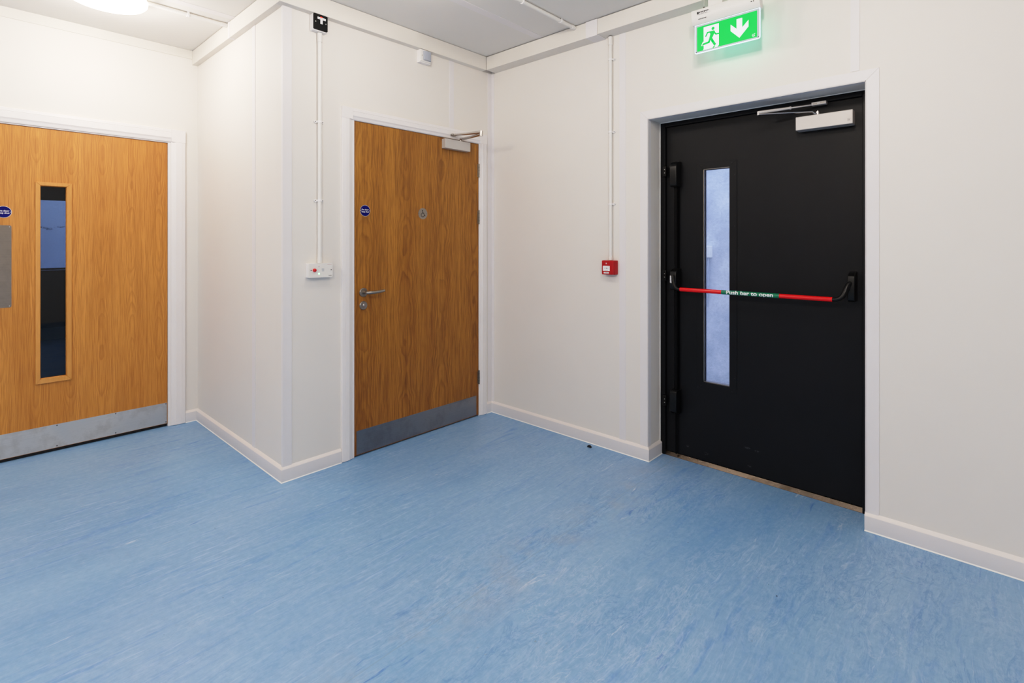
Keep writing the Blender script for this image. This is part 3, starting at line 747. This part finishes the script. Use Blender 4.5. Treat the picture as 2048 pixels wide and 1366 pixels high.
a = MB(TC); a.box(2.1680, 2.2330, -.1549, -.1230, 2.0000, 2.0155)
b_ = obj('arm_bracket', a, 'alu', cl, bevel=.0015)
a = MB(TC); a.box(2.1760, 2.1930, -.1231, -.1224, 2.0040, 2.0090); a.box(2.2060, 2.2270, -.1231, -.1224, 2.0050, 2.0120); obj('bracket_slot', a, 'steeld', cl)

# ================================================================== CONDUITS
def clip_z(T, u, d, z, parent, side=(1,)):
    a = MB(T); a.tube([(u, d, z - .006), (u, d, z + .006)], .0140, 20)
    a.box(u - .014, u + .014, 0.0005, d, z - .006, z + .006)
    for s_ in side: a.disc(u + s_ * .0215, z, .0085, .001, .0075, 16); a.box(min(u + s_ * .010, u + s_ * .020), max(u + s_ * .010, u + s_ * .020), .001, .007, z - .004, z + .004)
    c = obj('saddle_clip', a, 'plasticw', parent)
    for s_ in side:
        a = MB(T); a.disc(u + s_ * .0220, z, .0028, .007, .0082, 10); obj('screw', a, 'screw', c)
def conduit(T, u, d, z0, z1, label, clips, couplers, side=(1,)):
    o = thing('cable_conduit', T(u, d, z0), label, 'conduit')
    a = MB(T); a.tube([(u, d, z0), (u, d, z1)], .0112, 24); obj('tube', a, 'plastic', o)
    for (c0, c1) in couplers: a = MB(T); a.tube([(u, d, c0), (u, d, c1)], .0135, 24); obj('coupler', a, 'plastic', o, bevel=.0006)
    for z in clips: clip_z(T, u, d, z, o, side)
conduit(TB, -1.4020, .0150, 1.190, 2.506, 'white vertical cable conduit from isolator switch down to the emergency alarm panel', (1.998, 1.547), ((2.455, 2.506), (1.1895, 1.222)), side=(-1, 1))
conduit(TC, 1.0760, .0150, 1.196, 2.6005, 'white vertical cable conduit from trunking down to the red fire call point', (2.457, 2.001, 1.548), ((2.548, 2.6005), (1.1955, 1.215)))
def conduit_ceiling(x, y0, y1, label, clips):
    z = CZ - .0145
    o = thing('cable_conduit', (x, (y0 + y1) / 2, z), label, 'conduit')
    a = MB(); a.tube([(x, y0, z), (x, y1, z)], .0112, 24); obj('tube', a, 'plastic', o)
    a = MB(); a.tube([(x, y1 - .035, z), (x, y1, z)], .0138, 24); obj('coupler', a, 'plastic', o, bevel=.0006)
    for y in clips:
        a = MB(); a.tube([(x, y - .006, z), (x, y + .006, z)], .0142, 20); a.box(x - .026, x + .012, y - .006, y + .006, CZ - .007, CZ - .0005)
        for r_ in (-.022, ): a.lathe_z(x + r_, y, [(.0075, CZ - .008), (.0075, CZ - .0008)], 16)
        c = obj('saddle_clip', a, 'plasticw', o)
        a = MB(); a.lathe_z(x - .022, y, [(.0028, CZ - .0090), (.0028, CZ - .0079)], 10); obj('screw', a, 'screw', c)
conduit_ceiling(-.742, -2.085, -1.643, 'white ceiling conduit running from the round light to the return wall trunking', (-1.861,))
conduit_ceiling(.860, -1.14, -.100, 'white ceiling conduit running to the trunking above the inner corner', (-.605, -.248))

# ================================================================== WALL DEVICES
# isolator switch
o = thing('isolator_switch', TB(-1.410, 0, 2.508), 'white box with black faceplate and T-shaped label high on the wall above the alarm panel', 'switch')
a = MB(TB); a.box(-1.4535, -1.3665, 0, .0355, 2.5075, 2.6010); obj('back_box', a, 'plasticw', o, bevel=.003, seg=3)
a = MB(TB); a.prism_d(rrect(-1.4515, -1.3675, 2.5120, 2.6005, .006), .0356, .0430); obj('faceplate', a, 'black', o, bevel=.001)
a = MB(TB); a.box(-1.4290, -1.3800, .0430, .0436, 2.5730, 2.5850); a.box(-1.4120, -1.3985, .0430, .0436, 2.5490, 2.5735); k = obj('label_strip', a, 'white', o)
a = MB(TB)
for i, u in enumerate((-1.426, -1.419, -1.412, -1.399, -1.391)): a.box(u, u + .0045, .0436, .0439, 2.5765, 2.5800)
obj('label_print', a, 'grey', k)
a = MB(TB); a.box(-1.4120, -1.4010, .0430, .0450, 2.5838, 2.5885); obj('neon_lamp', a, 'rled', o)
for u in (-1.4400, -1.3790): a = MB(TB); a.disc(u, 2.5555, .0027, .0430, .0440, 12); obj('screw', a, 'steelscrew', o)
# motion sensor
o = thing('motion_sensor', TB(-.664, 0, 2.515), 'small white motion sensor with grey lens under the trunking above the toilet door', 'sensor')
a = MB(TB); a.box(-.7080, -.6180, 0, .0330, 2.5150, 2.6010); obj('back_box', a, 'plasticw', o, bevel=.002)
a = MB(TB); a.box(-.7060, -.6200, .0331, .0420, 2.5205, 2.6000); obj('faceplate', a, 'plastic', o, bevel=.003)
a = MB(TB); a.prism_z([(-.6870, .042), (-.6850, .054), (-.6700, .061), (-.6520, .062), (-.6350, .059), (-.6260, .050), (-.6250, .042)], 2.5290, 2.5900); obj('lens', a, 'lens', o, bevel=.002)
a = MB(TB); a.disc(-.6960, 2.5590, .0024, .0420, .0430, 10); obj('screw', a, 'screw', o)
# alarm reset panel
o = thing('emergency_alarm_panel', TB(-1.407, 0, 1.108), 'white wall panel with red button and green light left of the toilet door', 'alarm panel')
a = MB(TB); a.box(-1.4785, -1.3350, 0, .0280, 1.1085, 1.1885); obj('back_box', a, 'plasticw', o, bevel=.003, seg=3)
a = MB(TB); a.prism_d(rrect(-1.4770, -1.3335, 1.1075, 1.1890, .004), .0281, .0365); obj('faceplate', a, 'plastic', o, bevel=.001)
a = MB(TB); a.lathe_d(-1.4440, 1.1503, [(.0105, .0365), (.0105, .041), (.0085, .046), (.0045, .0485), (0, .049)], 24); obj('reset_button', a, 'redbtn', o)
a = MB(TB); a.disc(-1.4173, 1.1296, .0042, .0365, .0380, 14); obj('green_light', a, 'gled', o)
a = MB(TB); a.disc(-1.4173, 1.1694, .0022, .0365, .0378, 12); obj('red_light', a, 'pink', o)
a = MB(TB)
for i in range(5): a.box(-1.4010, -1.3860, .0365, .0369, 1.1430 + i * .0034, 1.1446 + i * .0034)
obj('sounder_grille', a, 'lens', o)
for u in (-1.4635, -1.3436): a = MB(TB); a.disc(u, 1.1502, .0028, .0365, .0375, 12); obj('screw', a, 'ink', o)
a = MB(TB)
for i in range(7): a.box(-1.3665 + i * .0038, -1.3637 + i * .0038, .0365, .0368, 1.1782, 1.1800)
obj('printed_mark', a, 'pink', o)
a = MB(TB)
for i in range(5): a.box(-1.3590 + i * .0038, -1.3558 + i * .0038, .0365, .0368, 1.1168, 1.1190)
obj('printed_mark', a, 'ink', o)
# fire call point
o = thing('fire_alarm_call_point', TC(1.076, 0, 1.105), 'small red break-glass fire call point on the wall left of the black exit door', 'fire call point')
a = MB(TC); a.loft([[(u, 0.0, z) for u, z in rrect(1.0330, 1.1210, 1.1050, 1.1935, .004)], [(u, .030, z) for u, z in rrect(1.0325, 1.1200, 1.1045, 1.1940, .004)]]); obj('back_box', a, 'red', o, bevel=.0006)
a = MB(TC); a.loft([[(u, .0302, z) for u, z in rrect(1.0325, 1.1185, 1.1045, 1.1945, .004)], [(u, .0480, z) for u, z in rrect(1.0340, 1.1150, 1.1055, 1.1930, .004)], [(u, .0510, z) for u, z in rrect(1.0370, 1.1120, 1.1085, 1.1900, .003)]]); obj('front_cover', a, 'red', o)
a = MB(TC); a.box(1.0440, 1.0935, .0508, .0520, 1.1285, 1.1600); e = obj('break_glass', a, 'white', o)
a = MB(TC); c_ = 1.0690
a.circ(c_, 1.1455, .0026, .0032, .0523, 14)
for s_ in (-1, 1):
    a.poly([(c_ + s_ * .0055, 1.1455), (c_ + s_ * .0110, 1.1478), (c_ + s_ * .0110, 1.1432)], .0523); a.poly([(c_ + s_ * .0105, 1.1463), (c_ + s_ * .0150, 1.1463), (c_ + s_ * .0150, 1.1447), (c_ + s_ * .0105, 1.1447)], .0523)
for i in range(6): a.box(1.0575 + i * .0038, 1.0603 + i * .0038, .0520, .0523, 1.1308, 1.1320)
obj('press_here_arrows', a, 'ink', e)
a = MB(TC); a.box(1.0500, 1.0865, .0508, .0518, 1.1130, 1.1215); e = obj('address_label', a, 'white', o)
a = MB(TC)
for i in range(5): a.box(1.0560 + i * .0050, 1.0595 + i * .0050, .0518, .0521, 1.1158, 1.1188)
obj('label_print', a, 'grey', e)
a = MB(TC); a.arc(1.0680, 1.1755, .0040, 0, 2 * PI, .0011, .0514, 20); a.circ(1.0690, 1.1748, .0020, .0022, .0515, 10); obj('printed_symbol', a, 'white', o)

# ================================================================== EXIT SIGN
o = thing('exit_sign', TC(1.842, .15, 2.306), 'illuminated green exit sign with running figure and down arrow hanging above the black door', 'exit sign')
a = MB(TC)
a.prism_u([(.120, 2.4560), (.128, 2.5300), (.172, 2.5300), (.176, 2.5200), (.172, 2.4800), (.1560, 2.4560)][::-1], 1.6705, 2.0125)
obj('housing', a, 'plastic', o, bevel=.002)
a = MB(TC); a.box(1.757, 1.831, .05, .165, 2.5290, 2.6048); obj('mounting_box', a, 'plastic', o, bevel=.002)
PB, PT, PL, PR = 2.3065, 2.4570, 1.6810, 2.0085
a = MB(TC); out_ = arcpts(PR - .008, PB + .008, .008, 0, -90) + arcpts(PL + .008, PB + .008, .008, -90, -180) + [(PL, PT), (PR, PT)]
a.prism_d(out_, .1440, .1500); obj('acrylic_panel', a, 'acrylic', o)
def offs(q, k):
    cu, cz = (PL + PR) / 2, (PB + PT) / 2; w2, h2 = (PR - PL) / 2, (PT - PB) / 2
    return [(cu + (u - cu) * (w2 - k) / w2, cz + (z - cz) * (h2 - k) / h2) for u, z in q]
inn = offs(out_, .0030)
a = MB(TC); n = len(out_)
for i in range(n):
    j = (i + 1) % n
    a.face([a.v((*(out_[i][0], .1503), out_[i][1])), a.v((out_[j][0], .1503, out_[j][1])), a.v((inn[j][0], .1503, inn[j][1])), a.v((inn[i][0], .1503, inn[i][1]))])
    a.face([a.v((out_[i][0], .1503, out_[i][1])), a.v((out_[j][0], .1503, out_[j][1])), a.v((out_[j][0], .1438, out_[j][1])), a.v((out_[i][0], .1438, out_[i][1]))])
tag(obj('glowing_edge', a, 'edge_e', o), 'bright edge of the acrylic panel')
gl, gr, gb, gt = 1.6930, 1.9945, 2.3165, 2.4455
a = MB(TC); a.box(gl, gr, .1501, .1506, gb, gt); pn = tag(obj('green_panel', a, 'green_e', o), 'lit green sign face')
gu = lambda u: gl + (gr - gl) * u
gz = lambda v: gb + (gt - gb) * max(0.006, v)
Q = lambda pts: [(gu(u), gz(v)) for u, v in pts]
a = MB(TC)
a.poly(Q([(.1175, .9300), (.3819, .9300), (.3819, .0711), (.3623, .004), (.1077, .004), (.1208, .0729)]), .1509)
a.poly(Q([(.0731, .1963), (.1077, .3583), (.1227, .3334), (.1227, .1907)]), .15095)
obj('doorway_symbol', a, 'white_e', pn)
a = MB(TC)
a.circ(gu(.2826), gz(.7822), .0080, .0085, .1514)
sw = .0098
a.stroke(Q([(.1540, .5298), (.1880, .6757), (.2500, .6710)]), .0075, .1513)
a.stroke(Q([(.2700, .6450), (.2400, .4157)]), .0150, .15132)
a.poly(Q([(.205, .690), (.232, .700), (.300, .700), (.320, .640), (.275, .43), (.215, .41), (.235, .60)]), .15125)
a.stroke(Q([(.2900, .6630), (.3329, .5233), (.3819, .5202)]), .0072, .1514)
a.stroke(Q([(.2450, .4216), (.2742, .2823), (.3185, .1075)]), .0125, .1515)
a.stroke(Q([(.2350, .4257), (.2121, .2720), (.1100, .2390)]), .0105, .15155)
a.poly(Q([(.1150, .300), (.0820, .200), (.1177, .215)]), .1516)
a.poly(Q([(.2676, .0037), (.297, .0730), (.3296, .0699), (.3003, .0085)]), .1516)
obj('running_figure_symbol', a, 'green_e', pn)
a = MB(TC); a.poly(Q([(.6756, .8826), (.767, .8796), (.767, .5081), (.7213, .40), (.6756, .5087)]), .1509)
a.poly(Q([(.8668, .7329), (.8668, .4799), (.7213, .132), (.7213, .40), (.767, .5081)]), .1509)
a.poly(Q([(.5777, .7361), (.6756, .5087), (.7213, .40), (.7213, .132), (.5777, .4826)]), .1509)
obj('down_arrow_symbol', a, 'white_e', pn)
a = MB(TC); lu, lz = gu(.945), gz(.095)
a.arc(lu, lz, .0062, math.radians(100), math.radians(330), .0012, .1510, 14)
a.stroke([(lu - .005, lz - .004), (lu + .002, lz + .001), (lu + .004, lz + .006), (lu + .008, lz + .006)], .0015, .1511); a.stroke([(lu + .002, lz + .001), (lu + .006, lz - .004)], .0015, .1511)
obj('printed_mark', a, 'white_e', pn)
for u in (PL + .0075, PR - .0075): a = MB(TC); a.disc(u, PB + .0075, .0024, .1500, .1516, 12); obj('screw', a, 'screw', o)
a = MB(TC); a.box(1.7030, 1.7690, .1755, .1762, 2.4985, 2.5170); k = obj('maker_label', a, 'plasticw', o)
a = MB(TC); a.box(1.7035, 1.7140, .1762, .1766, 2.5040, 2.5150)
for i in range(8): a.box(1.7160 + i * .0062, 1.7205 + i * .0062, .1762, .1766, 2.5060 + .002 * (i % 2), 2.5140)
for i in range(10): a.box(1.7050 + i * .0055, 1.7085 + i * .0055, .1762, .1766, 2.5000, 2.5025)
obj('label_print', a, 'ink', k)
a = MB(TC)
for i in range(7): a.box(1.7100 + i * .0062, 1.7138 + i * .0062, .1725, .1732, 2.4755, 2.4790)
obj('printed_code', a, 'ink', o)
a = MB(TC)
for i in range(2): a.box(1.9720 + i * .010, 1.9775 + i * .010, .1730, .1738, 2.4855, 2.4895)
obj('indicator_dots', a, 'ink', o)
a = MB(TC); a.tube([(1.7180, .120, 2.5480), (1.7180, .120, 2.6040)], .0013, 8); k = obj('test_cord', a, 'steelscrew', o)
a = MB(TC); a.tube([(1.7180, .120, 2.5420), (1.7180, .120, 2.5470), (1.7180, .120, 2.5530), (1.7180, .120, 2.5570)], [.003, .0055, .0055, .003], 12); obj('cord_bead', a, 'screw', k)
gp = bpy.data.lights.new('exit_sign_glow', 'AREA'); gp.shape = 'RECTANGLE'; gp.size = .28; gp.size_y = .12; gp.energy = .20; gp.color = (.15, 1.0, .55)
go = bpy.data.objects.new('exit_sign_glow', gp); COL.objects.link(go); go.location = (1.845, -.140, 2.375); go.rotation_euler = (math.radians(90), 0, 0)

# ================================================================== LIGHTS
def luminaire(x, y, label, power, col=(1.0, .93, .84), dif=None, rad=.075):
    o = thing('ceiling_light', (x, y, CZ - .08), label, 'ceiling light', group=None)
    a = MB(); a.lathe_z(x, y, [(.168, CZ - .001), (.170, CZ - .030), (.165, CZ - .034)], 64); obj('base', a, 'plasticw', o)
    a = MB(); a.lathe_z(x, y, [(.182, CZ - .034), (.186, CZ - .045), (.184, CZ - .058), (.172, CZ - .070), (.145, CZ - .078), (.08, CZ - .083), (.0, CZ - .085)], 64); obj('diffuser', a, dif or 'diffuser', o)
    l = bpy.data.lights.new('lamp', 'POINT'); l.shadow_soft_size = rad; l.energy = power; l.color = col
    lo = bpy.data.objects.new('lamp', l); COL.objects.link(lo); lo.location = (x, y, CZ - .085 - rad - .003)
    return o
WARM = (1.0, .893, .785)
luminaire(-.730, -2.255, 'bright round opal ceiling light near the glazed oak door', 16, col=(1.0, .895, .785))
M['diffuser2'] = emit('dim_opal_diffuser', (1.0, .95, .88), 1.0)
luminaire(.860, -1.330, 'round opal ceiling light at the end of the ceiling conduit', 10.5, col=WARM, dif='diffuser2')
luminaire(2.350, -1.500, 'round opal ceiling light nearest the exit door', 25, col=WARM, dif='diffuser2')
luminaire(3.000, -3.900, 'round opal ceiling light behind the viewer', 100, col=WARM, dif='diffuser2')
luminaire(.600, -4.000, 'round opal ceiling light at the rear of the hall', 52, col=WARM, dif='diffuser2')

# ================================================================== FLOOR BITS
a = MB(); n = 16
cx_, cy_ = .9560, -.0720
a.loft([[(cx_ + .0145 * math.cos(PI * i / n), cy_ + .010 * k, .0005 + .0145 * math.sin(PI * i / n)) for i in range(n + 1)] for k in (-.55, .55)])
tag(obj('rubber_scrap', a, 'dark', bevel=.001), 'small black half-round scrap lying on floor by the right baseboard', 'scrap')
for i, (x, y, s) in enumerate(((2.255, -.7546, 2.6), (1.8672, -.6501, 1.9), (2.2117, -.7051, 1.5), (2.1695, -.692, 1.3), (2.0133, -.9808, 1.1), (1.3692, -1.1202, 1.2), (.2327, -2.015, 1.6), (.7624, -2.1534, 1.7), (1.721, -1.2035, 1.1), (.8134, -2.3509, 1.2))):
    a = MB(); r = .0016 * s * .55
    a.lathe_z(x, y, [(r * .8, .0002), (r, r * .4), (r * .6, r * .9), (r * .1, r)], 7)
    tag(obj('grit_speck', a, 'dark'), 'tiny black speck of grit on the blue floor', 'grit', group='specks of grit on the floor')

# ================================================================== OUTSIDE THE EXIT DOOR
struct('wall_outside', MB().box(-3.5, 6.5, 1.86, 2.0, -.1, 3.1), 'concrete', 'pale blue-grey rendered wall seen outside through the exit door window', 'wall')
struct('trim_21', MB().box(-3.5, 6.5, .252, 1.86, -.12, -.02), 'gravel', 'wet gravel path outside the exit door', 'path')
a = MB(); random.seed(3)
for i in range(150):
    x, y, r = random.uniform(.4, 1.5), random.uniform(1.55, 1.855), random.uniform(.010, .024)
    z = -.02 + r * .5 + (1.0 - (1.86 - y) / .3) * .05 * random.random()
    a.loft([[(x + r * k * math.cos(2 * PI * j / 7) * 1.2, y + r * k * math.sin(2 * PI * j / 7), z + h) for j in range(7)] for k, h in ((.5, -r * .6), (1, -.1 * r), (.9, r * .4), (.3, r * .7))])
tag(obj('gravel', a, 'gravel'), 'loose wet stones against the foot of the outside wall', 'gravel', kind='stuff')
a = MB(); a.box(.905, .975, 1.80, 1.8595, 1.165, 1.270)
ob = tag(obj('junction_box', a, 'plastic', bevel=.004), 'small grey outdoor box fixed on the outside wall', 'junction box')
a = MB(); a.tube([(.94, 1.835, 1.167), (.945, 1.84, 1.05), (.935, 1.845, .90), (.925, 1.85, .72)], .009, 10); obj('cable', a, 'lens', ob)

# ================================================================== LOBBY BEHIND THE GLAZED DOOR
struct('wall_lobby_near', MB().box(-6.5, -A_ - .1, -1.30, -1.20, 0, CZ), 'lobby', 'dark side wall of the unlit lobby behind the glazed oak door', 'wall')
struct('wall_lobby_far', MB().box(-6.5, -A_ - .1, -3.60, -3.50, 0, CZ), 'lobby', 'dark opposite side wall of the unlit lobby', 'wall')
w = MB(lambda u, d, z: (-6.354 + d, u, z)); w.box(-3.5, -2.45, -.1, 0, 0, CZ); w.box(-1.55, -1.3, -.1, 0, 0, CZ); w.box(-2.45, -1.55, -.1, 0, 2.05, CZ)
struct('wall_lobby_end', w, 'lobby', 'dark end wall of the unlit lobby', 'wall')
TE = lambda u, d, z: (-6.354 + d, u, z)
d4 = thing('door_4', TE(-2.0, -.03, 0), 'dark half-glazed outer door at the end of the unlit lobby', 'door', kind='structure')
a = MB(TE); a.box(-2.45, -1.55, -.05, 0, .0005, .925); a.box(-2.45, -1.55, -.05, 0, 1.857, 2.05); a.box(-2.45, -2.36, -.05, 0, .925, 1.857); a.box(-1.64, -1.55, -.05, 0, .925, 1.857); obj('door_leaf', a, 'black', d4)
a = MB(TE); a.box(-2.36, -1.64, -.03, -.024, .925, 1.857); obj('window_pane', a, 'glassd', d4)
a = MB(TE); a.box(-2.36, -1.64, -.01, .012, .930, .956); obj('glazing_rail', a, 'black', d4)
a = MB(TE); a.box(-2.43, -1.57, 0, .0006, .001, .162); obj('kick_plate', a, 'steeld', d4)
struct('wall_courtyard', MB().box(-8.0, -7.9, -6, 3, -.1, 2.9), 'render2', 'blue-grey rendered courtyard wall seen through the lobby door', 'wall')

# ------------------------------------------------------------------ world, camera
wd = bpy.data.worlds.new('World'); bpy.context.scene.world = wd; wd.use_nodes = True
bg = wd.node_tree.nodes['Background']; bg.inputs[0].default_value = (.62, .72, 1.0, 1); bg.inputs[1].default_value = 3.3

cam = bpy.data.cameras.new('camera'); co = bpy.data.objects.new('camera', cam); COL.objects.link(co)
co.location = (2.8431, -2.8288, 1.3158)
co.rotation_euler = (math.radians(90), 0, .7484)
cam.sensor_fit = 'HORIZONTAL'; cam.sensor_width = 36.0; cam.lens = 1036.96 / 2048 * 36.0
cam.shift_y = -(683 - 481.92) / 2048
cam.clip_start = .05; cam.clip_end = 60
sc = bpy.context.scene; sc.camera = co
sc.view_settings.view_transform = 'Standard'; sc.view_settings.look = 'None'; sc.view_settings.exposure = 0.0; sc.view_settings.gamma = 1.0
# camera response: gentle toe and highlight shoulder
vs = sc.view_settings; vs.use_curve_mapping = True; cm = vs.curve_mapping
cm.white_level = (2, 2, 2); cm.use_clip = True
cu = cm.curves[3]
for x, y in ((.03, .018), (.1, .084), (.2, .19), (.4, .395), (.7, .65), (1.0, .80), (1.5, .93)): cu.points.new(x / 2, y)
cm.update()
sc.cycles.use_denoising = True
sc.cycles.max_bounces = 10; sc.cycles.diffuse_bounces = 6; sc.cycles.sample_clamp_indirect = 6.0
